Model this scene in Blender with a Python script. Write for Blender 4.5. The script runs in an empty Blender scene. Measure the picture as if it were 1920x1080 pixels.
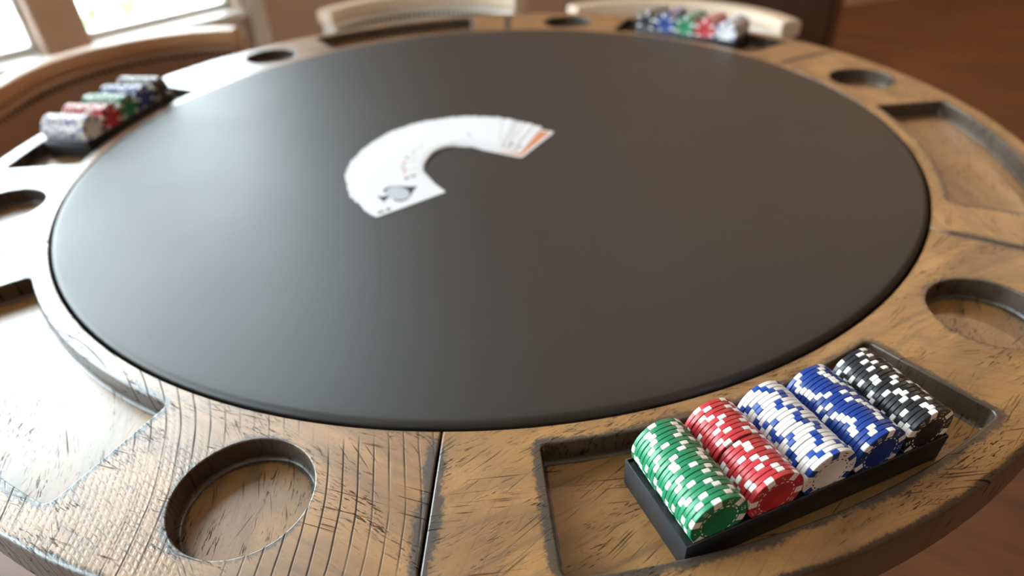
import bpy, bmesh, math, random
from math import sin, cos, pi, radians, sqrt, asin, atan2
from mathutils import Vector, Matrix
from mathutils.geometry import tessellate_polygon

random.seed(11)
scene = bpy.context.scene
COL = scene.collection
TZ = 0.76                      # table-top height above the floor

# ------------------------------------------------------------------ camera
cam_d = bpy.data.cameras.new('camera')
cam = bpy.data.objects.new('camera', cam_d); COL.objects.link(cam)
fw = Vector((0.01919927, 0.80910623, -0.5873487))
rt = Vector((0.99782288, -0.05257816, -0.03981255))
up = Vector((0.0630943, 0.5853056, 0.80835417))
M = Matrix.Identity(4)
for i in range(3):
    M[i][0], M[i][1], M[i][2] = rt[i], up[i], -fw[i]
M[0][3], M[1][3], M[2][3] = 0.0, -0.82837, 0.34311 + TZ
cam.matrix_world = M
cam_d.sensor_width = 36.0
cam_d.lens = 1214.58 / 1920 * 36.0
cam_d.clip_start = 0.02
cam_d.dof.use_dof = True
cam_d.dof.focus_distance = 0.40
cam_d.dof.aperture_fstop = 3.4
scene.camera = cam

# ------------------------------------------------------------------ world and exposure
world = bpy.data.worlds.new('overcast_sky'); scene.world = world
world.use_nodes = True
bg = world.node_tree.nodes['Background']
bg.inputs[0].default_value = (0.82, 0.93, 1.0, 1)
bg.inputs[1].default_value = 9.0
vs = scene.view_settings
vs.view_transform = 'Standard'; vs.look = 'None'; vs.gamma = 1.0
vs.use_curve_mapping = False
vs.exposure = 1.08
cy = scene.cycles
cy.use_light_tree = False; cy.diffuse_bounces = 3; cy.glossy_bounces = 2; cy.max_bounces = 6; cy.transparent_max_bounces = 6

# window wall frame (used by the portals and the wall itself)
WK = Vector((-1.0, 2.4, 0)); WD = Vector((-0.667, -0.745, 0)).normalized()
WN = Vector((WD.y, -WD.x, 0))            # towards the outside
if WN.dot(Vector((0.745, -0.667, 0))) > 0: WN = -WN
SILL, HEAD = TZ - 0.305, 3.05
OPEN = [(0.12, 0.757), (0.925, 1.95), (2.12, 4.15)]
for a, b in OPEN:                        # sampling portals in the window openings
    ld = bpy.data.lights.new('window_portal', 'AREA'); ld.shape = 'RECTANGLE'
    ld.size, ld.size_y = b - a, HEAD - SILL
    lo = bpy.data.objects.new('window_portal', ld); COL.objects.link(lo)
    c = WK + WD * ((a + b) / 2) + WN * 0.10; c.z = (SILL + HEAD) / 2
    lo.matrix_world = Matrix.Translation(c) @ (WN.to_track_quat('Z', 'Y').to_matrix().to_4x4())
    ld.cycles.is_portal = True
SIDE_OPEN = [(-2.6, -1.05)]     # one more window in the side wall, left of the camera
for y0, y1 in SIDE_OPEN:
    ld = bpy.data.lights.new('window_portal', 'AREA'); ld.shape = 'RECTANGLE'
    ld.size, ld.size_y = y1 - y0, HEAD - SILL
    lo = bpy.data.objects.new('window_portal', ld); COL.objects.link(lo)
    lo.matrix_world = Matrix.Translation((-4.05, (y0 + y1) / 2, (SILL + HEAD) / 2)) @ (Vector((-1, 0, 0)).to_track_quat('Z', 'Y').to_matrix().to_4x4())
    ld.cycles.is_portal = True

# ------------------------------------------------------------------ helpers
def lin(r, g, b):
    f = lambda c: (c / 255 / 12.92) if c / 255 <= 0.04045 else ((c / 255 + 0.055) / 1.055) ** 2.4
    return (f(r), f(g), f(b), 1.0)

def link(o, parent=None):
    COL.objects.link(o)
    if parent is not None: o.parent = parent
    return o

def tag(o, label, cat, group=None):
    o['label'] = label; o['category'] = cat
    if group: o['group'] = group
    return o

def empty(name, loc=(0, 0, 0), rz=0.0, parent=None):
    o = bpy.data.objects.new(name, None); o.empty_display_size = 0.05
    o.location = loc; o.rotation_euler = (0, 0, rz)
    return link(o, parent)

def mesh_obj(name, me, mat=None, parent=None):
    o = bpy.data.objects.new(name, me)
    if mat is not None and not me.materials: me.materials.append(mat)
    return link(o, parent)

def from_data(name, vs_, fs, mat=None, parent=None, angle=35, smooth=True):
    me = bpy.data.meshes.new(name); me.from_pydata(vs_, [], fs); me.validate(); me.update()
    fix(me, angle, smooth)
    return mesh_obj(name, me, mat, parent)

def fix(me, angle=35, smooth=True):
    bm = bmesh.new(); bm.from_mesh(me)
    bmesh.ops.recalc_face_normals(bm, faces=bm.faces); bm.to_mesh(me); bm.free()
    if smooth:
        for p in me.polygons: p.use_smooth = True
        me.set_sharp_from_angle(angle=radians(angle))

def box_mesh(name, lo, hi, bevel=0.0, segs=2):
    bm = bmesh.new()
    bmesh.ops.create_cube(bm, size=1)
    for v in bm.verts:
        v.co = Vector([lo[i] + (v.co[i] + 0.5) * (hi[i] - lo[i]) for i in range(3)])
    if bevel > 0:
        bmesh.ops.bevel(bm, geom=bm.edges[:], offset=bevel, segments=segs, profile=0.5, affect='EDGES')
    me = bpy.data.meshes.new(name); bm.to_mesh(me); bm.free()
    for p in me.polygons: p.use_smooth = True
    me.set_sharp_from_angle(angle=radians(40))
    return me

def box(name, lo, hi, mat, parent=None, bevel=0.0):
    return mesh_obj(name, box_mesh(name, lo, hi, bevel), mat, parent)

def lathe(profile, n=48):
    """profile: list of (r, z); r==0 becomes a pole"""
    vs_, fs, rows = [], [], []
    for r, z in profile:
        if r <= 1e-7:
            rows.append([len(vs_)]); vs_.append((0, 0, z))
        else:
            rows.append(list(range(len(vs_), len(vs_) + n)))
            vs_ += [(r * cos(2 * pi * k / n), r * sin(2 * pi * k / n), z) for k in range(n)]
    for A, B in zip(rows, rows[1:]):
        for k in range(n):
            k2 = (k + 1) % n
            q = [A[k % len(A)], A[k2 % len(A)], B[k2 % len(B)], B[k % len(B)]]
            q = list(dict.fromkeys(q))
            if len(q) > 2: fs.append(q)
    return vs_, fs

# ------------------------------------------------------------------ materials
def new_mat(name):
    m = bpy.data.materials.new(name); m.use_nodes = True
    nt = m.node_tree; b = nt.nodes['Principled BSDF']
    return m, nt, b

class NT:
    def __init__(s, nt): s.nt = nt
    def n(s, t, **kw):
        nd = s.nt.nodes.new(t)
        for k, v in kw.items():
            if k.startswith('i_'):
                key = k[2:]; key = int(key) if key.isdigit() else key.replace('_', ' ')
                if hasattr(v, 'is_output') or isinstance(v, bpy.types.NodeSocket): s.nt.links.new(v, nd.inputs[key])
                else: nd.inputs[key].default_value = v
            else: setattr(nd, k, v)
        return nd
    def math(s, op, a, b=0.0, c=None, clamp=False):
        nd = s.nt.nodes.new('ShaderNodeMath'); nd.operation = op; nd.use_clamp = clamp
        for i, v in enumerate((a, b) if c is None else (a, b, c)):
            if isinstance(v, bpy.types.NodeSocket): s.nt.links.new(v, nd.inputs[i])
            else: nd.inputs[i].default_value = v
        return nd.outputs[0]
    def ramp(s, x, stops):
        nd = s.nt.nodes.new('ShaderNodeValToRGB'); s.nt.links.new(x, nd.inputs[0])
        el = nd.color_ramp.elements
        while len(el) > 1: el.remove(el[-1])
        el[0].position, el[0].color = stops[0]
        for p, c in stops[1:]:
            e = el.new(p); e.color = c
        return nd.outputs[0]
    def mix(s, f, a, b, blend='MIX'):
        nd = s.nt.nodes.new('ShaderNodeMix'); nd.data_type = 'RGBA'; nd.blend_type = blend
        for key, v in ((0, f), (6, a), (7, b)):
            if isinstance(v, bpy.types.NodeSocket): s.nt.links.new(v, nd.inputs[key])
            else: nd.inputs[key].default_value = v
        return nd.outputs[2]
    def noise(s, vec, scale, detail=3.0, rough=0.55, dist=0.0):
        nd = s.nt.nodes.new('ShaderNodeTexNoise'); s.nt.links.new(vec, nd.inputs['Vector'])
        nd.inputs['Scale'].default_value = scale; nd.inputs['Detail'].default_value = detail
        nd.inputs['Roughness'].default_value = rough; nd.inputs['Distortion'].default_value = dist
        return nd.outputs[0]
    def mapping(s, vec, loc=(0, 0, 0), rot=(0, 0, 0), sc=(1, 1, 1)):
        nd = s.nt.nodes.new('ShaderNodeMapping'); s.nt.links.new(vec, nd.inputs[0])
        nd.inputs[1].default_value = loc; nd.inputs[2].default_value = rot; nd.inputs[3].default_value = sc
        return nd.outputs[0]

def smoothstep(T, x, lo, hi):
    nd = T.nt.nodes.new('ShaderNodeMapRange'); nd.interpolation_type = 'SMOOTHSTEP'
    T.nt.links.new(x, nd.inputs[0]); nd.inputs[1].default_value = lo; nd.inputs[2].default_value = hi
    return nd.outputs[0]

def plain(name, col, rough=0.5, spec=0.5, noise=0.0, nscale=60, bump=0.0, coat=0.0, metal=0.0):
    m, nt, b = new_mat(name); T = NT(nt)
    b.inputs['Base Color'].default_value = col; b.inputs['Roughness'].default_value = rough
    b.inputs['Specular IOR Level'].default_value = spec; b.inputs['Coat Weight'].default_value = coat
    b.inputs['Metallic'].default_value = metal
    tc = nt.nodes.new('ShaderNodeTexCoord')
    if noise > 0:
        n = T.noise(tc.outputs['Object'], nscale, 4)
        f = T.math('MULTIPLY_ADD', n, 2 * noise, 1 - noise)
        c = T.mix(1.0, col, T.n('ShaderNodeCombineColor', i_0=f, i_1=f, i_2=f).outputs[0], 'MULTIPLY')
        nt.links.new(c, b.inputs['Base Color'])
        r = T.math('MULTIPLY_ADD', n, 0.12, rough - 0.06)
        nt.links.new(r, b.inputs['Roughness'])
    if bump > 0:
        n2 = T.noise(tc.outputs['Object'], nscale * 3, 3)
        bp = T.n('ShaderNodeBump', i_Strength=1.0, i_Distance=bump, i_Height=n2)
        nt.links.new(bp.outputs[0], b.inputs['Normal'])
    return m

def wood_mat(name, seed, kerf=0.3, floor=False, rot=radians(-120)):
    """brown sawn board, local X along the grain; dark hand-rubbed stain follows the 'stain' attribute of worn edges, with recess shade painted in"""
    m, nt, b = new_mat(name); T = NT(nt)
    tc = nt.nodes.new('ShaderNodeTexCoord')
    base = T.mapping(tc.outputs['Object'], rot=(0, 0, rot))
    vec = T.mapping(base, loc=(seed * 1.7, seed * 0.9, seed * 0.31))
    broad = T.noise(T.mapping(vec, sc=(7, 24, 7)), 1.0, 3, 0.6, 0.8)
    streak = T.noise(T.mapping(vec, sc=(9, 150, 9)), 1.0, 3, 0.65, 0.3)
    pore = T.noise(T.mapping(vec, sc=(110, 760, 110)), 1.0, 2, 0.6, 0.4)
    porepatch = T.noise(T.mapping(vec, sc=(13, 34, 13)), 1.0, 3, 0.7)
    mott = T.noise(vec, 45, 3, 0.6)
    fine = T.noise(vec, 420, 1, 0.6)
    col = T.ramp(broad, [(0.25, lin(110, 76, 38)), (0.5, lin(150, 106, 55)), (0.75, lin(178, 130, 74))])
    sd = smoothstep(T, streak, 0.50, 0.75)
    col = T.mix(T.math('MULTIPLY', sd, 0.55), col, lin(84, 60, 38))
    # grey rubbed patches
    gp = smoothstep(T, mott, 0.52, 0.78)
    col = T.mix(T.math('MULTIPLY', gp, 0.36), col, lin(88, 72, 54))
    col = T.mix(T.math('MULTIPLY', smoothstep(T, fine, 0.56, 0.72), 0.22), col, lin(70, 52, 36))
    # short dark pores along the grain, in clusters
    pm = T.math('MULTIPLY', smoothstep(T, pore, 0.56, 0.64), smoothstep(T, porepatch, 0.46, 0.62))
    col = T.mix(T.math('MULTIPLY', pm, 0.85), col, lin(42, 26, 17))
    # saw kerfs: arcs of a big blade across the grain
    w = nt.nodes.new('ShaderNodeTexWave'); w.wave_type = 'RINGS'; w.rings_direction = 'Z'; w.wave_profile = 'SIN'
    kc = Matrix.Rotation(radians(-204.9), 2) @ Vector((-0.508, -0.59))
    kv = T.mapping(tc.outputs['Object'], loc=(-kc.x, -kc.y, 0))
    nt.links.new(kv, w.inputs['Vector'])
    w.inputs['Scale'].default_value = 31.0; w.inputs['Distortion'].default_value = 1.6
    w.inputs['Detail'].default_value = 2.0; w.inputs['Detail Scale'].default_value = 0.4
    kpatch = smoothstep(T, T.noise(T.mapping(vec, sc=(13, 8, 5)), 1.0, 3), 0.36, 0.58)
    kl = T.math('MULTIPLY', smoothstep(T, w.outputs['Fac'], 0.93, 0.995), kpatch)
    col = T.mix(T.math('MULTIPLY', kl, min(1.0, 0.9 * kerf)), col, lin(50, 37, 28))
    # long thin knife scratches at two slants
    sm = None
    for q, (ang, off) in enumerate(((0.40, 0.0), (-0.25, 3.3))):
        sv = T.mapping(vec, loc=(off, off, 0), rot=(0, 0, ang))
        s1 = T.noise(T.mapping(sv, sc=(20, 620, 20)), 1.0, 2, 0.55, 0.2)
        s2 = T.math('MULTIPLY', smoothstep(T, s1, 0.60, 0.68), smoothstep(T, T.noise(sv, 22, 2), 0.50, 0.62))
        sm = s2 if sm is None else T.math('MAXIMUM', sm, s2)
    col = T.mix(T.math('MULTIPLY', sm, 0.7), col, lin(56, 40, 26))
    # dark stain at the worked edges, deepened to paint in shade on recess walls
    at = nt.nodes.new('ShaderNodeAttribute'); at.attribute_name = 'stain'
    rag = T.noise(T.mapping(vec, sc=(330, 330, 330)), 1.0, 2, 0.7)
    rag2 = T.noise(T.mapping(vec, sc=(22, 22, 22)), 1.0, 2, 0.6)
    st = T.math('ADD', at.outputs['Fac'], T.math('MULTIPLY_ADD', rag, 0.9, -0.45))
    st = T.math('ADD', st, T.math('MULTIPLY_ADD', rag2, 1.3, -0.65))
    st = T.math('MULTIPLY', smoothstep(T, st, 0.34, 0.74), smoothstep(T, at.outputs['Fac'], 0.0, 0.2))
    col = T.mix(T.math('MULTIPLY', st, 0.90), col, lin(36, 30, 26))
    nt.links.new(col, b.inputs['Base Color'])
    rgh = T.math('MULTIPLY_ADD', mott, 0.14, 0.40 if not floor else 0.34)
    nt.links.new(rgh, b.inputs['Roughness'])
    b.inputs['Specular IOR Level'].default_value = 0.5
    dull = T.math('MAXIMUM', T.math('MAXIMUM', pm, sm), T.math('MULTIPLY', kl, min(1.0, kerf)))
    nt.links.new(T.math('MULTIPLY_ADD', dull, -0.80, 1.0), b.inputs['Coat Weight']); b.inputs['Coat Roughness'].default_value = 0.36
    nt.links.new(T.math('MULTIPLY_ADD', dull, -0.45, 0.50), b.inputs['Specular IOR Level'])
    # relief
    h = T.math('MULTIPLY', kl, -0.30 * kerf)
    h = T.math('ADD', h, T.math('MULTIPLY', pm, -0.5))
    h = T.math('ADD', h, T.math('MULTIPLY', sm, -0.35))
    h = T.math('ADD', h, T.math('MULTIPLY', streak, 0.25))
    h = T.math('ADD', h, T.math('MULTIPLY', mott, 0.2))
    if kerf > 0.9:
        # torn, woven-looking ridges: blade marks crossed by raised grain
        zc = Matrix.Rotation(radians(-204.9), 2) @ Vector((-0.33, -0.60))
        dv = nt.nodes.new('ShaderNodeVectorMath'); dv.operation = 'DISTANCE'
        nt.links.new(tc.outputs['Object'], dv.inputs[0]); dv.inputs[1].default_value = (zc.x, zc.y, 0)
        dd = T.math('ADD', dv.outputs['Value'], T.math('MULTIPLY_ADD', T.noise(vec, 28, 3), 0.12, -0.06))
        wz = T.math('SUBTRACT', 1.0, smoothstep(T, dd, 0.11, 0.17))
        wz = T.math('MULTIPLY', wz, T.math('MULTIPLY_ADD', smoothstep(T, T.noise(vec, 35, 3), 0.35, 0.6), 0.7, 0.3))
        wb = nt.nodes.new('ShaderNodeTexWave'); wb.wave_type = 'BANDS'; wb.bands_direction = 'Y'
        nt.links.new(vec, wb.inputs['Vector']); wb.inputs['Scale'].default_value = 85.0
        wb.inputs['Distortion'].default_value = 2.5; wb.inputs['Detail'].default_value = 4.0; wb.inputs['Detail Scale'].default_value = 1.1
        wa = nt.nodes.new('ShaderNodeTexWave'); wa.wave_type = 'RINGS'; wa.rings_direction = 'Z'
        nt.links.new(kv, wa.inputs['Vector']); wa.inputs['Scale'].default_value = 66.0
        wa.inputs['Distortion'].default_value = 2.2; wa.inputs['Detail'].default_value = 4.0; wa.inputs['Detail Scale'].default_value = 0.9
        hv = T.math('MULTIPLY', T.math('MULTIPLY', smoothstep(T, wa.outputs['Fac'], 0.0, 0.75), smoothstep(T, wb.outputs['Fac'], 0.0, 0.7)), wz)
        h = T.math('ADD', h, T.math('MULTIPLY', hv, 0.5))
        pit = T.math('MULTIPLY', smoothstep(T, T.math('SUBTRACT', 1.0, wb.outputs['Fac']), 0.80, 0.98), T.math('MULTIPLY', smoothstep(T, pore, 0.50, 0.60), wz))
        h = T.math('ADD', h, T.math('MULTIPLY', pit, -0.6))
        dk = T.mix(T.math('MULTIPLY', pit, 0.45), col, lin(48, 38, 32)); nt.links.new(dk, b.inputs['Base Color'])
    bp = T.n('ShaderNodeBump', i_Strength=0.8, i_Distance=0.0010 if not floor else 0.0005, i_Height=h)
    nt.links.new(bp.outputs[0], b.inputs['Normal'])
    return m

def leather_mat(name, col, rough=0.42, grain=900, bump=0.00012, spec=0.5):
    m, nt, b = new_mat(name); T = NT(nt)
    tc = nt.nodes.new('ShaderNodeTexCoord')
    v = nt.nodes.new('ShaderNodeTexVoronoi'); v.feature = 'DISTANCE_TO_EDGE'
    nt.links.new(tc.outputs['Object'], v.inputs['Vector']); v.inputs['Scale'].default_value = grain
    n = T.noise(tc.outputs['Object'], 5, 5, 0.6)
    n2 = T.noise(tc.outputs['Object'], 320, 3)
    f = T.math('MULTIPLY_ADD', n, 0.35, 0.83)
    c = T.mix(1.0, col, T.n('ShaderNodeCombineColor', i_0=f, i_1=f, i_2=f).outputs[0], 'MULTIPLY')
    nt.links.new(c, b.inputs['Base Color'])
    nt.links.new(T.math('MULTIPLY_ADD', n, 0.10, rough - 0.05), b.inputs['Roughness'])
    b.inputs['Specular IOR Level'].default_value = spec
    hh = T.math('ADD', T.math('MINIMUM', v.outputs['Distance'], 0.25), T.math('MULTIPLY', n2, 0.7))
    bp = T.n('ShaderNodeBump', i_Strength=0.6, i_Distance=bump, i_Height=hh)
    nt.links.new(bp.outputs[0], b.inputs['Normal'])
    return m

M_TOPLEATHER = leather_mat('black_leather', lin(32, 27, 25), rough=0.52, spec=0.52)
M_PALELEATHER = leather_mat('cream_leather', lin(216, 206, 196), rough=0.40, grain=500)
M_PALEWOOD = plain('limed_wood', lin(220, 198, 174), 0.4, noise=0.08, nscale=25)
M_CHAIRLEATHER = leather_mat('tan_leather', lin(152, 116, 90), rough=0.40, grain=500)
M_CHAIRWOOD = plain('honey_wood', lin(192, 148, 108), 0.4, noise=0.15, nscale=25)
M_NAIL = plain('antique_nail', lin(46, 36, 28), 0.35, metal=0.8)
M_DARKWOOD = plain('dark_wood', lin(84, 58, 40), 0.45, noise=0.25, nscale=14)
M_TRAY = plain('black_plastic', lin(38, 40, 44), 0.45, noise=0.06, nscale=200)
M_WALL = plain('taupe_paint', lin(214, 186, 166), 0.8, noise=0.03, nscale=8, bump=0.0003)
M_WALLDARK = plain('brown_paint', lin(160, 122, 94), 0.8, noise=0.05, nscale=6)
M_CEIL = plain('ceiling_paint', lin(226, 216, 204), 0.9, noise=0.02, nscale=6)
M_TRIM = plain('white_gloss_paint', lin(232, 230, 226), 0.35, noise=0.02, nscale=10)
M_CARD = plain('card_stock', lin(226, 226, 230), 0.45, noise=0.01, nscale=40)
M_INK = plain('black_ink', lin(22, 20, 28), 0.5, noise=0.05)
M_INKGREY = plain('grey_ink', lin(188, 188, 200), 0.5, noise=0.25, nscale=900)
M_INKRED = plain('red_ink', lin(196, 34, 40), 0.5, noise=0.05)
M_CARDBACK = plain('card_back_ink', lin(206, 134, 100), 0.5, noise=0.25, nscale=700)
CHIPCOL = {'green': lin(34, 124, 84), 'red': lin(184, 50, 56), 'white': lin(226, 222, 222), 'blue': lin(24, 56, 132), 'black': lin(34, 34, 38)}
M_CHIP = {k: plain('chip_%s' % k, c, 0.33, noise=0.05, nscale=150) for k, c in CHIPCOL.items()}
M_SPOTW = plain('chip_spot_white', lin(236, 233, 230), 0.36, noise=0.04, nscale=200)
M_SPOTB = plain('chip_spot_blue', lin(24, 66, 152), 0.36, noise=0.04, nscale=200)

def floor_mat():
    m, nt, b = new_mat('brown_floor_boards'); T = NT(nt)
    tc = nt.nodes.new('ShaderNodeTexCoord')
    v = T.mapping(tc.outputs['Object'], rot=(0, 0, radians(35)))
    n = T.noise(T.mapping(v, sc=(1.5, 14, 1)), 1.0, 5, 0.6, 0.4)
    c = T.ramp(n, [(0.3, lin(80, 48, 29)), (0.55, lin(112, 70, 44)), (0.8, lin(132, 86, 56))])
    nt.links.new(c, b.inputs['Base Color']); b.inputs['Roughness'].default_value = 0.42
    return m
M_FLOOR = floor_mat()
M_GROUND = plain('pale_paving', lin(190, 188, 180), 0.9, noise=0.08, nscale=3)
M_LEAF = plain('leaf_green', lin(108, 150, 70), 0.5, noise=0.2, nscale=20)
M_BARK = plain('bark', lin(90, 72, 56), 0.9, noise=0.2, nscale=30)

def glass_mat():
    m, nt, b = new_mat('window_glass')
    nt.nodes.remove(b); T = NT(nt); out = nt.nodes['Material Output']
    tr = nt.nodes.new('ShaderNodeBsdfTransparent'); tr.inputs[0].default_value = (0.97, 0.99, 0.98, 1)
    gl = nt.nodes.new('ShaderNodeBsdfGlossy'); gl.inputs['Roughness'].default_value = 0.02
    fr = nt.nodes.new('ShaderNodeFresnel'); fr.inputs[0].default_value = 1.45
    mx = nt.nodes.new('ShaderNodeMixShader')
    nt.links.new(fr.outputs[0], mx.inputs[0]); nt.links.new(tr.outputs[0], mx.inputs[1]); nt.links.new(gl.outputs[0], mx.inputs[2])
    nt.links.new(mx.outputs[0], out.inputs[0])
    return m
M_GLASS = glass_mat()

# ------------------------------------------------------------------ the room
def struct(o, label=None):
    o['kind'] = 'structure'
    if label: o['label'] = label
    return o
CEILZ = 3.3
floor_poly = [(-1.0, 2.4), (-3.95, -0.895), (-3.95, -4.0), (4.6, -4.0), (4.6, 4.43)]
def slab(name, poly, z0, z1, mat):
    n = len(poly)
    v = [(x, y, z0) for x, y in poly] + [(x, y, z1) for x, y in poly]
    f = [list(range(n))[::-1], list(range(n, 2 * n))] + [[i, (i + 1) % n, n + (i + 1) % n, n + i] for i in range(n)]
    return from_data(name, v, f, mat, smooth=False)
struct(slab('floor', floor_poly, -0.08, 0.0, M_FLOOR))
struct(slab('ceiling', floor_poly, CEILZ, CEILZ + 0.08, M_CEIL))
def wall_seg(name, p, q, mat, z0=0.0, z1=CEILZ, t=0.12, side=1):
    p, q = Vector(p), Vector(q); d = (q - p).normalized(); n = Vector((-d.y, d.x)) * side
    poly = [tuple(p), tuple(q), tuple(q + n * t), tuple(p + n * t)]
    return struct(slab(name, poly, z0, z1, mat))
# poly order is clockwise seen from above: outside is to the right of the walking direction
def boxes(name, lst, mat, parent=None):
    vs_, fs = [], []
    for (x0, y0, z0), (x1, y1, z1) in lst:
        o = len(vs_)
        vs_ += [(x, y, z) for z in (z0, z1) for x, y in ((x0, y0), (x1, y0), (x1, y1), (x0, y1))]
        fs += [[o + a for a in f] for f in [[0, 1, 2, 3], [4, 5, 6, 7]] + [[i, (i + 1) % 4, 4 + (i + 1) % 4, 4 + i] for i in range(4)]]
    return from_data(name, vs_, fs, mat, parent, smooth=False)
X0, X1 = -4.09, -3.95
struct(boxes('wall_side', [((X0, -4, 0), (X1, -0.895, SILL)), ((X0, -4, HEAD), (X1, -0.895, CEILZ)), ((X0, -4, SILL), (X1, -2.6, HEAD)),
                           ((X0, -1.05, SILL), (X1, -0.895, HEAD))], M_WALL))
for k, (a, b) in enumerate(SIDE_OPEN):
    w = struct(boxes('window_%d' % (k + 4), [((-4.06, a, SILL), (-4.0, a + 0.035, HEAD)), ((-4.06, b - 0.035, SILL), (-4.0, b, HEAD)),
                     ((-4.06, a + 0.035, SILL), (-4.0, b - 0.035, SILL + 0.05)), ((-4.06, a + 0.035, HEAD - 0.05), (-4.0, b - 0.035, HEAD))], M_TRIM))
    boxes('pane', [((-4.032, a + 0.036, SILL + 0.05), (-4.028, b - 0.036, HEAD - 0.05))], M_GLASS, w)
    boxes('window_sill', [((-4.0, a - 0.004, SILL - 0.03), (-3.88, b + 0.004, SILL + 0.004))], M_TRIM, w)
wall_seg('wall_front', (-3.95, -4.0), (4.6, -4.0), M_WALLDARK, side=-1)
wall_seg('wall_right', (4.6, -4.0), (4.6, 4.43), M_WALLDARK, side=-1)
wall_seg('wall_back', (4.6, 4.43), (-1.0, 2.4), M_WALL, side=-1)
# window wall: sill band, head band and piers joined as one wall
def wq(s, n, z): p = WK + WD * s + WN * n; return (p.x, p.y, z)
def wbox(name, s0, s1, n0, n1, z0, z1, mat, parent=None):
    v = [wq(s, n, z) for z in (z0, z1) for s, n in ((s0, n0), (s1, n0), (s1, n1), (s0, n1))]
    f = [[0, 1, 2, 3], [4, 5, 6, 7]] + [[i, (i + 1) % 4, 4 + (i + 1) % 4, 4 + i] for i in range(4)]
    return from_data(name, v, f, mat, parent, smooth=False)
def wboxes(name, lst, mat, parent=None):
    vs_, fs = [], []
    for s0, s1, n0, n1, z0, z1 in lst:
        o = len(vs_)
        vs_ += [wq(s, n, z) for z in (z0, z1) for s, n in ((s0, n0), (s1, n0), (s1, n1), (s0, n1))]
        fs += [[o + a for a in f] for f in [[0, 1, 2, 3], [4, 5, 6, 7]] + [[i, (i + 1) % 4, 4 + (i + 1) % 4, 4 + i] for i in range(4)]]
    return from_data(name, vs_, fs, mat, parent, smooth=False)
WL = (Vector((-3.95, -0.895)) - Vector((-1.0, 2.4))).length
edges_s = [0.0] + [e for ab in OPEN for e in ab] + [WL]
parts = [(0, WL, 0, 0.14, 0, SILL), (0, WL, 0, 0.14, HEAD, CEILZ)]
for i in range(0, len(edges_s), 2): parts.append((edges_s[i], edges_s[i + 1], 0, 0.14, SILL, HEAD))
struct(wboxes('wall_left', parts, M_WALL))
for k, (a, b) in enumerate(OPEN):
    w = struct(wboxes('window_%d' % (k + 1), [(a, a + 0.018, 0.08, 0.13, SILL, HEAD), (b - 0.018, b, 0.08, 0.13, SILL, HEAD),
                      (a + 0.018, b - 0.018, 0.08, 0.13, SILL, SILL + 0.03), (a + 0.018, b - 0.018, 0.08, 0.13, HEAD - 0.05, HEAD)], M_TRIM))
    mid = SILL + 1.3
    wbox('meeting_rail', a + 0.018, b - 0.018, 0.085, 0.125, mid, mid + 0.04, M_TRIM, w)
    wbox('pane', a + 0.019, b - 0.019, 0.103, 0.107, SILL + 0.03, mid, M_GLASS, w)
    wbox('pane', a + 0.019, b - 0.019, 0.103, 0.107, mid + 0.04, HEAD - 0.05, M_GLASS, w)
    wbox('window_sill', a - 0.004, b + 0.004, -0.05, 0.08, SILL - 0.03, SILL + 0.004, M_TRIM, w)
    wbox('sill_apron', a + 0.01, b - 0.01, -0.02, -0.0005, SILL - 0.11, SILL - 0.03, M_TRIM, w)
struct(wbox('trim_1', 0.012, 0.095, -0.03, -0.001, 0.0, CEILZ, M_TRIM), 'white corner board beside the window')
struct(wbox('baseboard_left', 0.10, WL - 0.02, -0.016, -0.001, 0.0, 0.11, M_TRIM))
# outside ground
struct(slab('ground', [(-14, -6), (-14, 14), (2, 14), (-1.0, 2.75), (-4.2, -0.8), (-4.2, -6)], -0.4, -0.3, M_GROUND), 'pale paving outside the windows')

# ------------------------------------------------------------------ poker table
R = 0.52
RI, RO = 0.5215, 1.268 * R
DEPTH = 0.019
SEAM0 = -95.1
table = tag(empty('poker_table', (0, 0, 0)), 'large round sawn wood poker table with a black leather centre', 'table')

def fillet(e, n=4):   # (offset, z, sin, cos)
    return [(e * (1 - sin(p)), -e * (1 - cos(p)), sin(p), cos(p)) for p in [k * pi / 2 / n for k in range(n + 1)]]

def outline(di, do, ds, n_in=36, n_out=48, n_s=6):
    g = 0.0007 + ds
    ri, ro = RI + di, RO - do
    pts, nrm = [], []
    A = radians(60)
    a0, a1 = asin(g / ri), A - asin(g / ri)
    b0, b1 = asin(g / ro), A - asin(g / ro)
    for k in range(n_in + 1):                       # inner arc
        t = a0 + (a1 - a0) * k / n_in
        pts.append((ri * cos(t), ri * sin(t))); nv = Vector((-cos(t), -sin(t)))
        if k == 0: nv = (nv + Vector((0, -1))).normalized()
        if k == n_in: nv = (nv + Vector((-sin(A), cos(A)))).normalized()
        nrm.append(nv)
    for k in range(1, n_s):                         # far seam going outwards
        q = k / n_s; r = ri + (ro - ri) * q; t = A - asin(g / r)
        pts.append((r * cos(t), r * sin(t))); nrm.append(Vector((-sin(A), cos(A))))
    for k in range(n_out + 1):                      # outer arc back
        t = b1 + (b0 - b1) * k / n_out
        pts.append((ro * cos(t), ro * sin(t))); nv = Vector((cos(t), sin(t)))
        if k == 0: nv = (nv + Vector((-sin(A), cos(A)))).normalized()
        if k == n_out: nv = (nv + Vector((0, -1))).normalized()
        nrm.append(nv)
    for k in range(1, n_s):
        q = 1 - k / n_s; r = ri + (ro - ri) * q; t = asin(g / r)
        pts.append((r * cos(t), r * sin(t))); nrm.append(Vector((0, -1)))
    return pts, nrm

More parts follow.
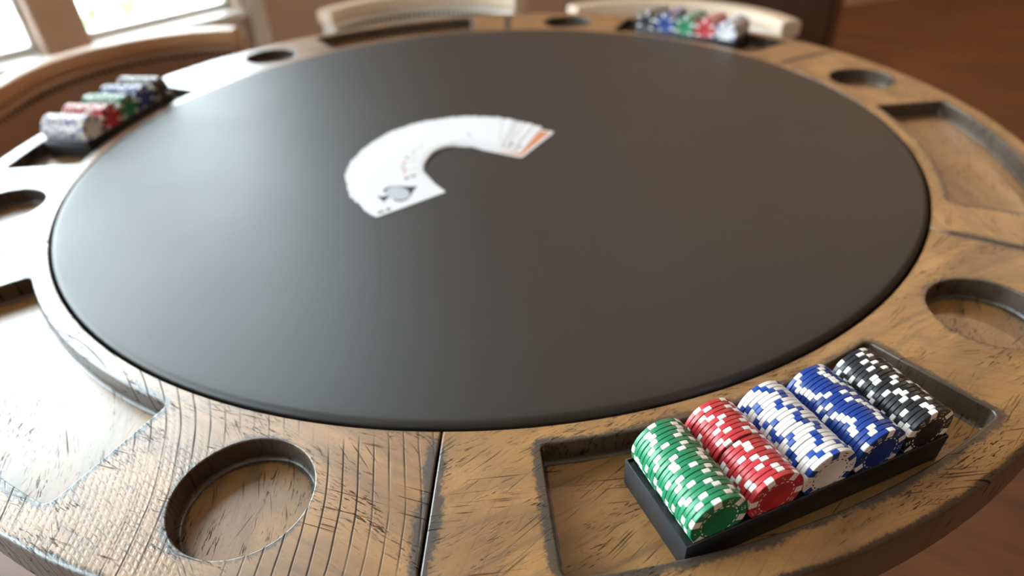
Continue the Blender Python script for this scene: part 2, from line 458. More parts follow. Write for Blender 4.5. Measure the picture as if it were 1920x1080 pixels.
REC = (1.034 * R, 1.218 * R, radians(7.3), radians(37.1), 0.0055)
def recess(d, n_in=20, n_out=24, n_s=5, n_c=5):
    ri, ro, a0, a1, rc = REC
    pts, nrm = [], []
    rr = max(rc + d, 0.0006)
    def corner(rad, ang_side, first):
        pass
    cs = []
    for rad, side in ((ri + rc, 0), (ri + rc, 1), (ro - rc, 1), (ro - rc, 0)):
        off = asin(rc / rad); t = a0 + off if side == 0 else a1 - off
        cs.append((rad * cos(t), rad * sin(t), t))
    inn0, inn1, out1, out0 = cs
    def arc(c, v0, v1):
        for k in range(n_c + 1):
            q = k / n_c * pi / 2
            v = v0 * cos(q) + v1 * sin(q)
            pts.append((c[0] + rr * v.x, c[1] + rr * v.y)); nrm.append(v)
    rad_in = lambda t: Vector((-cos(t), -sin(t)))
    s0 = Vector((sin(a0), -cos(a0))); s1 = Vector((-sin(a1), cos(a1)))
    arc(inn0, s0, rad_in(inn0[2]))
    for k in range(1, n_in):
        t = inn0[2] + (inn1[2] - inn0[2]) * k / n_in; r = ri + rc - rr
        pts.append((r * cos(t), r * sin(t))); nrm.append(rad_in(t))
    arc(inn1, rad_in(inn1[2]), s1)
    p0, p1 = Vector(pts[-1]), Vector((out1[0] + rr * s1.x, out1[1] + rr * s1.y))
    for k in range(1, n_s): p = p0.lerp(p1, k / n_s); pts.append(tuple(p)); nrm.append(s1)
    arc(out1, s1, -rad_in(out1[2]))
    for k in range(1, n_out):
        t = out1[2] + (out0[2] - out1[2]) * k / n_out; r = ro - rc + rr
        pts.append((r * cos(t), r * sin(t))); nrm.append(-rad_in(t))
    arc(out0, -rad_in(out0[2]), s0)
    p0, p1 = Vector(pts[-1]), Vector(pts[0])
    for k in range(1, n_s): p = p0.lerp(p1, k / n_s); pts.append(tuple(p)); nrm.append(s0)
    return pts, nrm

CUP_R, CUP_C, CUP_A = 0.0875 * R, 1.129 * R, radians(48.0)
def cup(d, n=72):
    cx, cy = CUP_C * cos(CUP_A), CUP_C * sin(CUP_A)
    nr = [Vector((cos(-2 * pi * k / n), sin(-2 * pi * k / n))) for k in range(n)]
    return [(cx + (CUP_R + d) * v.x, cy + (CUP_R + d) * v.y) for v in nr], nr

class Build:
    def __init__(s): s.v, s.n, s.st, s.f = [], [], [], []
    def ring(s, pts, z, nrm, st):
        i0 = len(s.v); sl = st if isinstance(st, list) else [st] * len(pts)
        for k, p in enumerate(pts):
            s.v.append((p[0], p[1], z if not isinstance(z, list) else z[k]))
            s.n.append(nrm[k]); s.st.append(sl[k])
        return list(range(i0, len(s.v)))
    def bridge(s, a, b):
        n = len(a)
        for k in range(n): s.f.append([a[k], a[(k + 1) % n], b[(k + 1) % n], b[k]])
    def fill(s, loops, upward=True):
        polys = [[Vector(s.v[i]) for i in lp] for lp in loops]
        flat = [i for lp in loops for i in lp]
        for t in tessellate_polygon(polys):
            a, b, c = [Vector(s.v[flat[i]]) for i in t]
            nz = (b - a).cross(c - a).z
            tri = [flat[i] for i in t]
            if abs(nz) < 1e-14: continue
            s.f.append(tri if (nz > 0) == upward else tri[::-1])
    def orient(s):
        for f in s.f:
            a, b, c = [Vector(s.v[i]) for i in f[:3]]
            nn = (b - a).cross(c - a)
            if nn.length < 1e-16 and len(f) > 3:
                nn = (Vector(s.v[f[2]]) - a).cross(Vector(s.v[f[3]]) - a)
            m = sum((s.n[i] for i in f), Vector())
            if nn.dot(m) < 0: f.reverse()
    def mesh(s, name):
        s.orient()
        me = bpy.data.meshes.new(name); me.from_pydata(s.v, [], s.f); me.update()
        at = me.attributes.new('stain', 'FLOAT', 'POINT')
        at.data.foreach_set('value', s.st)
        for p in me.polygons: p.use_smooth = True
        me.normals_split_custom_set_from_vertices([tuple(Vector(n).normalized()) for n in s.n])
        return me
UP = Vector((0, 0, 1))

def rail_mesh():
    B = Build()
    # --- outline
    loops = []
    ei, eo, es = 0.0015, 0.0055, 0.0016
    top0, nr = outline(ei + 0.003, eo + 0.009, es + 0.0110)
    r_in = B.ring(top0, 0, [UP] * len(top0), 0.0)
    prev = r_in
    fl = fillet(1.0, 5)
    for o, z, sn, cs in fl:
        pts, nr = outline(ei * o, eo * o, es * o)
        zs = []; ss = []
        for k, p in enumerate(pts):
            if k <= 36: e = ei
            elif k < 36 + 6: e = es
            elif k <= 36 + 5 + 49: e = eo
            else: e = es
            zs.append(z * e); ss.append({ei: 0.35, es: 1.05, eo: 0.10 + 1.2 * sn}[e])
        rg = B.ring(pts, zs, [(UP * cs + n.to_3d() * sn) for n in nr], ss)
        B.bridge(prev, rg); prev = rg
    pts, nr = outline(0, 0, 0)
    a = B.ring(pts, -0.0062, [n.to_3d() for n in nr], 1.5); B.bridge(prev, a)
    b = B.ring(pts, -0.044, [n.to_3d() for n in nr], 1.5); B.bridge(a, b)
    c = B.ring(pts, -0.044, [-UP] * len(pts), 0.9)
    B.fill([c], upward=False)
    # --- holes
    holes = []
    for fn, e, wst, sv in ((recess, 0.0016, 0.0090, 0.88), (cup, 0.0012, 0.0085, 0.66)):
        p0, nr = fn(e + wst)
        hr = B.ring(p0, 0, [UP] * len(p0), 0.0); holes.append(hr)
        prev = hr
        for o, z, sn, cs in fillet(e, 4):
            pts, nr = fn(o)
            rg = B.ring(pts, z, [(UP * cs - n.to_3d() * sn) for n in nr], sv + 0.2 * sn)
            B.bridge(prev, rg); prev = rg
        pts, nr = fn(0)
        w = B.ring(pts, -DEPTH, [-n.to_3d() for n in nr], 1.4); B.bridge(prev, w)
    B.fill([r_in] + holes)
    return B.mesh('rail_segment')

def pit_mesh(fn, name):
    B = Build()
    prev = None
    for k in range(5):
        q = k / 4 * pi / 2; c = 0.003
        pts, nr = fn(-c * (1 - cos(q)) + 0.0002)
        # cove: wall foot to floor
        pts, nr = fn(-c * sin(q) * 1.0 if k else 0.0002)
        z = -DEPTH + c * (1 - sin(q)) * (1 if k < 4 else 0)
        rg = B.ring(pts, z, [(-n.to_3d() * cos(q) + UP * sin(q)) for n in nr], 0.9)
        if prev: B.bridge(prev, rg)
        prev = rg
    pts, nr = fn(-0.009)
    rg = B.ring(pts, -DEPTH, [UP] * len(pts), 0.0); B.bridge(prev, rg)
    B.fill([rg])
    return B.mesh(name)

RAIL = rail_mesh(); PITR = pit_mesh(recess, 'recess_floor'); PITC = pit_mesh(cup, 'cup_floor')
for me in (RAIL, PITR, PITC): me.materials.append(None)
KERF = [0.16, 0.25, 0.3, 0.3, 0.4, 1.0]
def set_mat(o, m): o.material_slots[0].link = 'OBJECT'; o.material_slots[0].material = m
for k in range(6):
    seg = link(bpy.data.objects.new('rail_segment', RAIL), table)
    seg.location = (0, 0, TZ); seg.rotation_euler = (0, 0, radians(SEAM0 + 60 * k))
    set_mat(seg, wood_mat('sawn_board_%d' % k, k + 1.0, KERF[k]))
    for nm, me, rr in (('recess_floor', PITR, -120 + 8 * k), ('cup_floor', PITC, -150 + 17 * k)):
        o = link(bpy.data.objects.new(nm, me), seg)
        set_mat(o, wood_mat('%s_board_%d' % (nm, k), k + 7.3, 0.0, True, radians(rr)))
# leather centre with a rolled edge
prof = [(0.0, 0.0026), (0.1, 0.0026), (0.25, 0.0026), (0.40, 0.0026), (0.48, 0.0026), (0.505, 0.0026), (0.5125, 0.00248)]
for k in range(1, 9):
    q = k / 8 * pi / 2
    prof.append((0.5125 + 0.0062 * sin(q), 0.00248 - 0.0055 * (1 - cos(q))))
prof += [(0.5187, -0.02), (0.0, -0.02)]
v, f = lathe(prof, 192)
lt = from_data('leather_top', v, f, M_TOPLEATHER, table, 60); lt.location = (0, 0, TZ)
v, f = lathe([(0.0, -0.0445), (0.615, -0.0445), (0.62, -0.05), (0.62, -0.115), (0.612, -0.12), (0.595, -0.12), (0.595, -0.05), (0.0, -0.05)], 128)
o = from_data('apron', v, f, M_DARKWOOD, table, 40); o.location = (0, 0, TZ)
v, f = lathe([(0.0, 0.70), (0.30, 0.70), (0.30, 0.66), (0.12, 0.62), (0.09, 0.55), (0.11, 0.42), (0.14, 0.3), (0.11, 0.2), (0.16, 0.14), (0.16, 0.08), (0.0, 0.08)], 48)
from_data('pedestal', v, f, M_DARKWOOD, table, 40)
for k in range(4):
    o = mesh_obj('foot', box_mesh('foot', (0.10, -0.045, 0.0), (0.46, 0.045, 0.09), 0.012), M_DARKWOOD, table)
    o.rotation_euler = (0, 0, k * pi / 2 + 0.3)

# ------------------------------------------------------------------ poker chips and trays
CR, CT = 0.0195, 0.00306
def chip_profile():
    c = 0.00038; h = CT / 2
    return [(0.0, -h + 0.00012), (0.0112, -h + 0.00012), (0.0116, -h), (CR - c, -h), (CR, -h + c),
            (CR, h - c), (CR - c, h), (0.0116, h), (0.0112, h - 0.00012), (0.0, h - 0.00012)]
def to_y(vs_): return [(x, z, -y) for x, y, z in vs_]     # lathe axis Z -> Y
def chip_mesh(name, mat, spot=None):
    v, f = lathe(chip_profile(), 48)
    me = bpy.data.meshes.new(name); me.from_pydata(to_y(v), [], f); me.update()
    me.materials.append(mat)
    if spot is not None: me.materials.append(spot)
    fix(me, 22)
    if spot is not None:
        for p in me.polygons:
            c = p.center; r = sqrt(c.x ** 2 + c.z ** 2)
            if r > 0.0125:
                a = math.degrees(atan2(c.z, c.x)) % 60
                if a < 8 or a > 52: p.material_index = 1
    return me
def spot_mesh(name, mat):
    """one moulded edge block: wraps the rim and runs a little way over both faces, a hair proud"""
    e = 0.00005; c = 0.00038; h = CT / 2 + e; rr = CR + e
    prof = [(0.0138, -CT / 2 - 0.00004), (0.0138, -h), (rr - c, -h), (rr, -h + c), (rr, h - c), (rr - c, h), (0.0138, h), (0.0138, CT / 2 - 0.0004)]
    n = 6; w = radians(15.5)
    vs_, fs = [], []
    for k in range(n + 1):
        t = -w / 2 + w * k / n
        for r, z in prof:
            # parallel sided on the face
            tt = t if r > 0.016 else t * (CR / r) * 0.98
            vs_.append((r * cos(tt), z, r * sin(tt)))
    m = len(prof)
    for k in range(n):
        for j in range(m - 1):
            fs.append([k * m + j, k * m + j + 1, (k + 1) * m + j + 1, (k + 1) * m + j])
    fs.append(list(range(m))); fs.append(list(range(n * m, n * m + m))[::-1])
    me = bpy.data.meshes.new(name); me.from_pydata(vs_, [], fs); me.update(); me.materials.append(mat); fix(me, 22)
    return me
def print_mesh(name, mat):
    """hot-stamped ring of dashes and six dice faces on the -Y face"""
    vs_, fs = [], []
    y = -CT / 2 - 0.00003
    def quad(pts):
        i = len(vs_); n_ = len(pts)
        vs_.extend([(p[0], y, p[1]) for p in pts]); vs_.extend([(p[0], y + 0.0001, p[1]) for p in pts])
        fs.append(list(range(i, i + n_))); fs.append(list(range(i + n_, i + 2 * n_))[::-1])
        for q in range(n_): fs.append([i + q, i + (q + 1) % n_, i + n_ + (q + 1) % n_, i + n_ + q])
    for k in range(18):
        a0 = radians(k * 20 + 4); a1 = radians(k * 20 + 14); r0, r1 = 0.0120, 0.0128
        quad([(r0 * cos(a0), r0 * sin(a0)), (r1 * cos(a0), r1 * sin(a0)), (r1 * cos((a0 + a1) / 2), r1 * sin((a0 + a1) / 2)), (r1 * cos(a1), r1 * sin(a1)), (r0 * cos(a1), r0 * sin(a1))])
    pips = {1: [(0, 0)], 2: [(-1, -1), (1, 1)], 3: [(-1, -1), (0, 0), (1, 1)], 4: [(-1, -1), (1, 1), (-1, 1), (1, -1)],
            5: [(-1, -1), (1, 1), (-1, 1), (1, -1), (0, 0)], 6: [(-1, -1), (1, 1), (-1, 1), (1, -1), (-1, 0), (1, 0)]}
    for k in range(6):
        a = radians(30 + 60 * k); ca, sa = cos(a), sin(a)
        for px, py in pips[k + 1]:
            u_, v_ = 0.0162 + px * 0.00105, py * 0.00105
            cx, cy = u_ * ca - v_ * sa, u_ * sa + v_ * ca
            quad([(cx + 0.0005 * cos(q * pi / 3), cy + 0.0005 * sin(q * pi / 3)) for q in range(6)])
    me = bpy.data.meshes.new(name); me.from_pydata(vs_, [], fs); me.update(); me.materials.append(mat); fix(me, 30, False)
    return me
CHIPME = {k: chip_mesh('poker_chip_%s' % k, M_CHIP[k]) for k in M_CHIP}
CHIPFAR = {k: chip_mesh('poker_chip_far_%s' % k, M_CHIP[k], M_SPOTB if k == 'white' else M_SPOTW) for k in M_CHIP}
SPOTME = {True: spot_mesh('edge_spot_blue', M_SPOTB), False: spot_mesh('edge_spot_white', M_SPOTW)}
PRINTME = {True: print_mesh('stamped_ring_dark', M_INK), False: print_mesh('stamped_ring_white', M_SPOTW)}

TW, TD, TH, TAPER = 0.2030, 0.0688, 0.0232, 0.0005
TROUGH = 0.0140
PITCH = 0.0399
def tray_mesh():
    wl = 0.0012
    vs_, fs = [], []
    def add(*p): vs_.append(p); return len(vs_) - 1
    w, d = TW / 2, TD / 2
    ob = [add(x * (w - TAPER), y * (d - TAPER), 0.0) for x, y in ((-1, -1), (1, -1), (1, 1), (-1, 1))]
    ot = [add(x * w, y * d, TH) for x, y in ((-1, -1), (1, -1), (1, 1), (-1, 1))]
    it = [add(x * (w - wl), y * (d - wl), TH) for x, y in ((-1, -1), (1, -1), (1, 1), (-1, 1))]
    fs.append(ob[::-1])
    for i in range(4):
        j = (i + 1) % 4
        fs.append([ob[i], ob[j], ot[j], ot[i]]); fs.append([ot[i], ot[j], it[j], it[i]])
    # scalloped floor
    zc = TROUGH + CR + 0.0003; rtg = CR + 0.0004
    us = []
    uw = w - wl - 0.0003
    N = 120
    for k in range(N + 1):
        x = -uw + 2 * uw * k / N
        c = min(range(5), key=lambda i: abs(x - (i - 2) * PITCH)); dx = abs(x - (c - 2) * PITCH)
        z = zc - sqrt(max(rtg * rtg - dx * dx, 0)) if dx < rtg else zc
        us.append((x, min(z, 0.0215)))
    dd = d - wl - 0.0004
    fr = [add(x, -dd, z) for x, z in us]; bk = [add(x, dd, z) for x, z in us]
    for k in range(N): fs.append([fr[k], fr[k + 1], bk[k + 1], bk[k]])
    fs.append([it[0], it[1]] + fr[::-1]); fs.append([it[2], it[3]] + bk)
    fs.append([it[1], it[2], bk[-1], fr[-1]]); fs.append([it[3], it[0], fr[0], bk[0]])
    me = bpy.data.meshes.new('chip_tray'); me.from_pydata(vs_, [], fs); me.update()
    bm = bmesh.new(); bm.from_mesh(me); bmesh.ops.recalc_face_normals(bm, faces=bm.faces)
    ed = [e for e in bm.edges if all(v.index in ob + ot for v in e.verts)]
    bmesh.ops.bevel(bm, geom=ed, offset=0.0006, segments=2, profile=0.5, affect='EDGES')
    bm.to_mesh(me); bm.free()
    for p in me.polygons: p.use_smooth = True
    me.set_sharp_from_angle(angle=radians(40))
    me.materials.append(M_TRAY)
    return me
TRAYME = tray_mesh()
ORD = 'second third fourth fifth sixth seventh eighth ninth tenth eleventh twelfth thirteenth fourteenth fifteenth sixteenth seventeenth eighteenth nineteenth twentieth'.split()

def place_tray(cx, cy, yaw, order, near, tray_label, where, counts=20):
    z0 = TZ - DEPTH + 0.0001
    t = link(bpy.data.objects.new('chip_tray', TRAYME)); t.location = (cx, cy, z0); t.rotation_euler = (0, 0, yaw)
    tag(t, tray_label, 'chip tray', 'black chip trays in the table recesses')
    rnd = random.Random(int(cx * 1000) + 5)
    cyaw, syaw = cos(yaw), sin(yaw)
    for i, colr in enumerate(order):
        n = counts
        front = -TD / 2 + 0.0012 + 0.0005
        v0 = front + CT / 2
        for k in range(n):                     # k = 0 is the front chip
            u_ = (i - 2) * PITCH + rnd.uniform(-0.00022, 0.00022)
            dz = rnd.uniform(0, 0.00025)
            vv = v0 + k * (CT + 0.00017)
            if near and colr == 'red' and k >= 10: u_ -= 0.0010; dz += 0.0013; vv += 0.0004
            if near and colr == 'red' and k < 10: dz -= 0.0000
            if near and colr == 'white' and k >= 9: dz += 0.0005
            ch = bpy.data.objects.new('poker_chip', CHIPME[colr] if near else CHIPFAR[colr]); link(ch)
            ch.location = (cx + cyaw * u_ - syaw * vv, cy + syaw * u_ + cyaw * vv, z0 + TROUGH + CR + 0.0003 + dz)
            ch.rotation_euler = (0, rnd.uniform(0, 2 * pi), yaw + rnd.uniform(-0.008, 0.008))
            spotname = 'blue' if colr == 'white' else 'white'
            if near:
                for s in range(6):
                    so = link(bpy.data.objects.new('edge_spot', SPOTME[colr == 'white']), ch)
                    so.rotation_euler = (0, s * pi / 3, 0)
            if k == 0:
                if near:
                    pr = link(bpy.data.objects.new('stamped_ring', PRINTME[colr == 'white']), ch); pr['kind'] = 'stuff'
                    tag(ch, 'front %s poker chip showing its stamped dice ring in the %s' % (colr, where), 'poker chip', '%s chips in the %s' % (colr, where))
                else:
                    tag(ch, 'end %s poker chip of its row facing the leather in the %s' % (colr, where), 'poker chip', '%s chips in the %s' % (colr, where))
            elif near:
                tag(ch, '%s %s poker chip with %s blocks, counted from the front chip in the %s' % (ORD[k - 1], colr, spotname, where), 'poker chip', '%s chips in the %s' % (colr, where))
            else:
                tag(ch, '%s poker chip with %s blocks behind the end chip in the %s' % (colr, spotname, where), 'poker chip', '%s chips in the %s' % (colr, where))

place_tray(0.1811, -0.5572, radians(19.1), ['green', 'red', 'white', 'blue', 'black'], True,
           'black plastic chip tray nearest the camera with the green row at its left end', 'nearest tray')
place_tray(-0.566, 0.148, radians(77.5), ['white', 'red', 'green', 'blue', 'black'], False,
           'black plastic chip tray at the left edge of the table near the curved chair', 'left far tray')
place_tray(0.393, 0.432, radians(-41.0), ['black', 'blue', 'green', 'red', 'white'], False,
           'black plastic chip tray at the far table edge in front of a chair', 'far tray')

# ------------------------------------------------------------------ playing cards
CW, CL, CTH = 0.0635, 0.0889, 0.0003
def rr_poly(lx, ly, rad, n=5):
    pts = []
    for sx, sy, a0 in ((1, 1, 0), (-1, 1, 90), (-1, -1, 180), (1, -1, 270)):
        for k in range(n + 1):
            a = radians(a0 + 90 * k / n)
            pts.append((sx * (lx / 2 - rad) + rad * cos(a), sy * (ly / 2 - rad) + rad * sin(a)))
    return pts
def plate(name, polys, z0, z1, mat):
    vs_, fs = [], []
    for pts in polys:
        i = len(vs_); n = len(pts)
        vs_ += [(x, y, z0) for x, y in pts] + [(x, y, z1) for x, y in pts]
        fs.append(list(range(i, i + n))[::-1]); fs.append(list(range(i + n, i + 2 * n)))
        for q in range(n): fs.append([i + q, i + (q + 1) % n, i + n + (q + 1) % n, i + n + q])
    me = bpy.data.meshes.new(name); me.from_pydata(vs_, [], fs); me.update(); me.materials.append(mat); fix(me, 30, False)
    return me
CARDME = plate('playing_card', [rr_poly(CL, CW, 0.0034)], -CTH / 2, CTH / 2, M_CARD)
ZP = CTH / 2
def strip(p, q, w):
    p, q = Vector(p), Vector(q); d = (q - p).normalized(); n = Vector((-d.y, d.x)) * w / 2
    return [tuple(p - n), tuple(q - n), tuple(q + n), tuple(p + n)]
# printing is laid out with "up" = -X, "right" = +Y   (x, y) = (-upward, rightward)
def U(r, u_): return (-u_, r)
def letter_a(cx, cy, h, flip=1):
    f = lambda r, u_: U(cx + flip * r, cy + flip * u_)
    return [strip(f(-h * .36, -h / 2), f(0, h / 2), h * .16), strip(f(h * .36, -h / 2), f(0, h / 2), h * .16), strip(f(-h * .2, -h * .12), f(h * .2, -h * .12), h * .14)]
def spade(cx, cy, s, flip=1):
    pts = []
    out = [(0, 1), (.22, .68), (.55, .35), (.78, .02), (.74, -.28), (.5, -.46), (.22, -.38), (.08, -.26), (.14, -.62), (.32, -.86), (-.32, -.86), (-.14, -.62), (-.08, -.26), (-.22, -.38), (-.5, -.46), (-.74, -.28), (-.78, .02), (-.55, .35), (-.22, .68)]
    return [U(cx + flip * s * x, cy + flip * s * y) for x, y in out]
EMBLEM = plate('spade_emblem', [spade(0, 0, 0.0255)], ZP - 0.00002, ZP + 0.00004, M_INK)
def ell(cx, cy, a, b_, n=28): return [U(cx + a * cos(2 * pi * k / n), cy + b_ * sin(2 * pi * k / n)) for k in range(n)]
EMBDISC = plate('emblem_medallion', [ell(0, -0.0002, 0.0172, 0.0122)], ZP, ZP + 0.00008, M_INKGREY)
ci, cj = -CW / 2 + 0.0068, CL / 2 - 0.0095
AIDX = plate('corner_index', letter_a(ci, cj, 0.0085) + letter_a(-ci, -cj, 0.0085, -1) + [spade(ci, cj - 0.0095, 0.0038), spade(-ci, -cj + 0.0095, 0.0038, -1)], ZP - 0.00002, ZP + 0.00004, M_INK)
def small_index(mat, nm):
    n = [strip(U(ci - .0018, cj + .004), U(ci + .0018, cj + .004), .001), strip(U(ci + .0018, cj + .004), U(ci - .0006, cj - .004), .001)]
    dm = [U(ci, cj - .006), U(ci + .0026, cj - .0095), U(ci, cj - .013), U(ci - .0026, cj - .0095)]
    m = lambda pts: [(-x, -y) for x, y in pts]
    return plate(nm, n + [dm] + [m(p) for p in n] + [m(dm)], ZP - 0.00002, ZP + 0.00004, mat)
RIDX = small_index(M_INKRED, 'corner_index_red'); KIDX = small_index(M_INK, 'corner_index_black')
BACKP = plate('back_print', [rr_poly(CL - 0.007, CW - 0.007, 0.002)], ZP - 0.00002, ZP + 0.00004, M_CARDBACK)

FAN = [(214, -.108, -.1654), (190, -.128, -.115), (165, -.122, -.062), (140, -.102, -.022), (115, -.068, .000), (90, -.026, .003), (72, .008, -.010), (57, .035, -.0340)]
def fan_at(t):
    x = t * (len(FAN) - 1); i = min(int(x), len(FAN) - 2); q = x - i
    P0, P1, P2, P3 = [FAN[max(0, min(len(FAN) - 1, i + j))] for j in (-1, 0, 1, 2)]
    return [0.5 * (2 * b + (c - a) * q + (2 * a - 5 * b + 4 * c - d) * q * q + (3 * b - a - 3 * c + d) * q ** 3) for a, b, c, d in zip(P0, P1, P2, P3)]
NC = 42
rc_ = random.Random(4)
for i in range(NC):
    t = i / (NC - 1)
    t = 0.80 * i / (NC - 7) if i < NC - 6 else 0.80 + 0.125 * (i - (NC - 7)) / 5 if i < NC - 1 else 1.0
    a, x, y = fan_at(t)
    if 0 < i < NC - 1: x += rc_.uniform(-.0012, .0012); y += rc_.uniform(-.0012, .0012); a += rc_.uniform(-1.5, 1.5)
    if NC - 9 < i < NC - 1: x += rc_.uniform(-.003, .003); y += rc_.uniform(-.004, .004); a += rc_.uniform(-3, 3)
    card = link(bpy.data.objects.new('playing_card', CARDME))
    tilt = 2.3 if i < NC - 8 else 2.3 * (NC - 1 - i) / 8 + 0.1
    card.location = (x, y, TZ + 0.0026 + 0.0004 + 0.5 * CW * sin(radians(tilt)))
    card.rotation_euler = (radians(-tilt), 0, radians(a))
    grp = 'cards of the fanned deck'
    if i == 0:
        tag(card, 'ace of spades lying face up at the front end of the fanned deck', 'playing card', grp)
        link(bpy.data.objects.new('spade_emblem', EMBLEM), card)
        link(bpy.data.objects.new('emblem_medallion', EMBDISC), card)
        link(bpy.data.objects.new('corner_index', AIDX), card)['kind'] = 'stuff'
    elif i == NC - 1:
        tag(card, 'last card at the right end of the fan showing its orange red back', 'playing card', grp)
        link(bpy.data.objects.new('back_print', BACKP), card)
    else:
        tag(card, 'white playing card overlapped between the two end cards of the fan', 'playing card', grp)
        link(bpy.data.objects.new('corner_index', RIDX if i % 3 == 0 else KIDX), card)['kind'] = 'stuff'

# ------------------------------------------------------------------ chairs
def bent_panel(r0, r1, z0, z1, half, nseg=28, bev=0.008, ext=0.0):
    """curved board about local Z, centred on +X, rounded cross-section"""
    sec = []
    for cx, cz, a0 in ((r1 - bev, z1 - bev, 0), (r0 + bev, z1 - bev, 90), (r0 + bev, z0 + bev, 180), (r1 - bev, z0 + bev, 270)):
        for k in range(4):
            a = radians(a0 + 30 * k); sec.append((cx + bev * cos(a), cz + bev * sin(a)))
    vs_, fs = [], []
    for k in range(nseg + 1):
        t = -half + 2 * half * k / nseg
        for r, z in sec: vs_.append((r * cos(t), r * sin(t), z))
    if ext > 0:                       # the arm runs on straight
        for j in range(1, 7):
            for r, z in sec: vs_.append((r * cos(half) - sin(half) * ext * j / 6, r * sin(half) + cos(half) * ext * j / 6, z))
        nseg += 6
    m = len(sec)
    for k in range(nseg):
        for j in range(m): fs.append([k * m + j, k * m + (j + 1) % m, (k + 1) * m + (j + 1) % m, (k + 1) * m + j])
    fs.append(list(range(m))[::-1]); fs.append(list(range(nseg * m, nseg * m + m)))
    return vs_, fs
CHR = 0.345; CHTOP = TZ - 0.08
NAILME = None
def chair(cx, cy, phi, label, CHALF=radians(54), M_CHAIRWOOD=M_CHAIRWOOD, M_CHAIRLEATHER=M_CHAIRLEATHER, ext=0.0):
    global NAILME
    t = tag(empty('curved_back_chair', (cx, cy, 0), phi), label, 'chair', 'curved back chairs around the table')
    v, f = bent_panel(CHR - 0.02, CHR + 0.03, CHTOP - 0.036, CHTOP, CHALF, bev=0.008, ext=ext); from_data('top_rail', v, f, M_CHAIRWOOD, t, 50)
    v, f = bent_panel(CHR - 0.025, CHR + 0.022, CHTOP - 0.26, CHTOP - 0.0365, CHALF * 0.99, bev=0.012, ext=ext); bk = from_data('back_cushion', v, f, M_CHAIRLEATHER, t, 50)
    if NAILME is None:
        v, f = lathe([(0, .0035), (.0035, .003), (.0058, .0015), (.0066, 0)], 10)
        NAILME = bpy.data.meshes.new('nailhead'); NAILME.from_pydata([(-z, x, y) for x, y, z in v], [], f); NAILME.update(); NAILME.materials.append(M_NAIL); fix(NAILME)
    nn = int(2 * CHALF * CHR / 0.0165) + 1
    for k in range(nn + int(ext / 0.0165)):
        a = -CHALF * 0.97 + 2 * CHALF * 0.97 * min(k, nn - 1) / (nn - 1)
        dx = max(0, k - nn + 1) * 0.0165
        o = link(bpy.data.objects.new('nailhead', NAILME), bk)
        rn = CHR - 0.0252
        o.location = (rn * cos(a) - sin(a) * dx, rn * sin(a) + cos(a) * dx, CHTOP - 0.056); o.rotation_euler = (0, 0, a)
    v, f = lathe([(0, .40), (.22, .40), (.24, .41), (.25, .43), (.245, .455), (.22, .47), (.12, .478), (0, .48)], 48)
    from_data('seat', v, f, M_CHAIRLEATHER, t, 50)
    v, f = lathe([(0, .345), (.23, .345), (.235, .35), (.235, .3995), (0, .3995)], 48)
    from_data('seat_frame', v, f, M_CHAIRWOOD, t, 40)
    for a in (45, 135, 225, 315):
        v, f = lathe([(0, 0), (.014, 0), (.016, .02), (.021, .345), (0, .345)], 12)
        o = from_data('leg', v, f, M_CHAIRWOOD, t, 50); o.location = (.19 * cos(radians(a)), .19 * sin(radians(a)), 0)
    for a in (-42, 0, 42):
        o = box('back_post', (-.014, -.016, .36), (.014, .016, CHTOP - 0.262), M_CHAIRWOOD, t, .004)
        a = radians(a); o.location = (.25 * cos(a), .25 * sin(a), 0); o.rotation_euler = (0, 0, a)
        # posts splay out to the cushion
        for vt in o.data.vertices:
            if vt.co.z > .40: vt.co.x += 0.093 * (vt.co.z - .36) / (CHTOP - .262 - .36)
    return t
chair(-0.715, 0.665, radians(131), 'curved back tan leather chair with nailheads beside the left window', radians(50), ext=0.24)
chair(-0.15, 0.97, radians(95), 'cream curved back chair behind the middle of the far table edge', radians(54), M_PALEWOOD, M_PALELEATHER)
chair(0.396, 0.730, radians(61), 'cream curved back chair behind the far tray of chips', radians(54), M_PALEWOOD, M_PALELEATHER)

# ------------------------------------------------------------------ sideboard
sb = tag(empty('sideboard', (1.62, 2.25, 0), radians(148)), 'dark brown wooden sideboard standing behind the far right chair', 'sideboard')
box('body', (0.0, -0.42, 0.08), (0.95, 0.0, 0.84), M_DARKWOOD, sb, 0.004)
box('top_board', (-0.02, -0.44, 0.841), (0.97, 0.02, 0.87), M_DARKWOOD, sb, 0.004)
for k in range(2):
    dr = box('door', (0.02 + 0.46 * k, 0.001, 0.11), (0.47 + 0.46 * k, 0.02, 0.82), M_DARKWOOD, sb, 0.004)
    kn = mesh_obj('knob', bpy.data.meshes.new('knob'), None, dr)
    v, f = lathe([(0, 0), (.008, 0), (.007, .012), (.014, .02), (.012, .028), (0, .03)], 16)
    kn.data.from_pydata([(x, z, y) for x, y, z in v], [], f); kn.data.materials.append(M_NAIL); fix(kn.data)
    kn.location = (0.43 if k == 0 else 0.52, 0.02, 0.5)
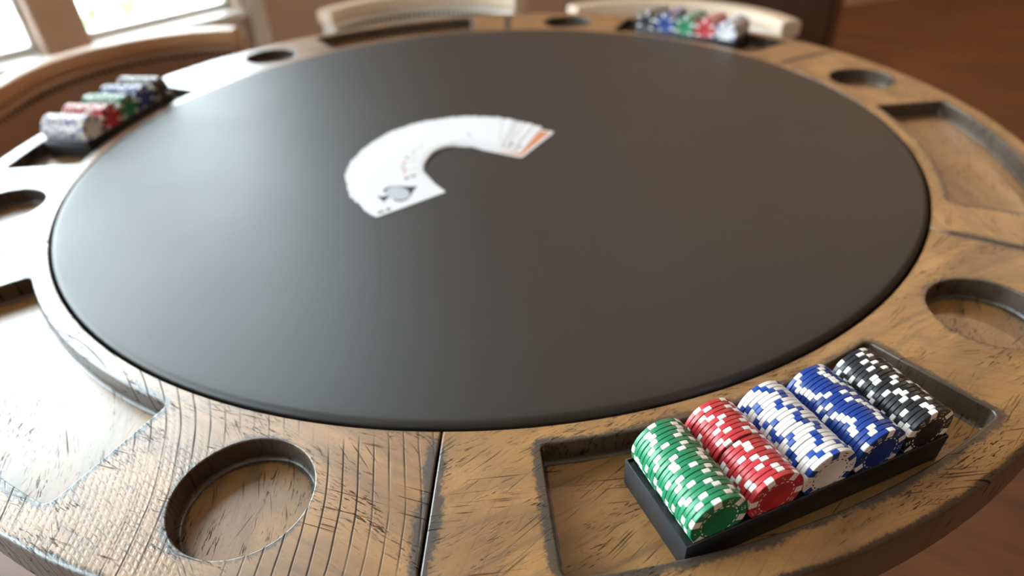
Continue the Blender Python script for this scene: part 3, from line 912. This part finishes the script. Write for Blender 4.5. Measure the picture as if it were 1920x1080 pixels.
for k, (x, y) in enumerate(((0.03, -0.39), (0.92, -0.39), (0.03, -0.03), (0.92, -0.03))):
    box('foot', (x - .025, y - .025, 0), (x + .025, y + .025, 0.0795), M_DARKWOOD, sb, 0.003)

# ------------------------------------------------------------------ shrub outside the window
sh = tag(empty('garden_shrub', (-3.0, 4.4, -0.3)), 'green leafy shrub outside the left window', 'shrub')
rs = random.Random(9)
vs_, fs = [], []
for k in range(1500):
    a, b_ = rs.uniform(0, 2 * pi), rs.uniform(-1, 1); r = 0.55 * rs.uniform(0.5, 1) ** (1 / 3)
    s_ = sqrt(1 - b_ * b_); c = Vector((r * s_ * cos(a) * 1.2, r * s_ * sin(a) * 1.2, 0.75 + r * b_))
    n = Vector((rs.gauss(0, 1), rs.gauss(0, 1), rs.gauss(0, 1))).normalized(); t_ = n.orthogonal().normalized(); u2 = n.cross(t_)
    i = len(vs_); L = rs.uniform(.035, .06)
    vs_ += [tuple(c - t_ * L), tuple(c + u2 * L * .45 + n * .006), tuple(c + t_ * L), tuple(c - u2 * L * .45 + n * .006)]
    fs += [[i, i + 1, i + 2], [i, i + 2, i + 3]]
lf = from_data('foliage', vs_, fs, M_LEAF, sh, smooth=False); lf['kind'] = 'stuff'
v, f = lathe([(0, 0), (.04, 0), (.03, .3), (.02, .8), (0, .8)], 10); from_data('stem', v, f, M_BARK, sh, 50)

# ------------------------------------------------------------------ warm ceiling downlights over the inner half of the room
for k, (x, y) in enumerate(((1.0, 2.6), (2.4, 2.7), (3.8, 2.9))):
    d = tag(empty('ceiling_light', (x, y, CEILZ)), ['round warm ceiling downlight over the far chairs', 'round warm ceiling downlight over the sideboard end', 'round warm ceiling downlight by the right wall'][k], 'ceiling light', 'ceiling downlights')
    v, f = lathe([(0.055, -0.001), (0.075, -0.001), (0.078, -0.006), (0.062, -0.012), (0.052, -0.006), (0.055, -0.001)], 32)
    from_data('bezel', v, f, M_TRIM, d, 40)
    ld = bpy.data.lights.new('downlight', 'AREA'); ld.shape = 'DISK'; ld.size = 0.10; ld.energy = 8.0; ld.color = (1.0, 0.74, 0.48)
    lo = link(bpy.data.objects.new('lamp', ld), d); lo.location = (0, 0, -0.008)
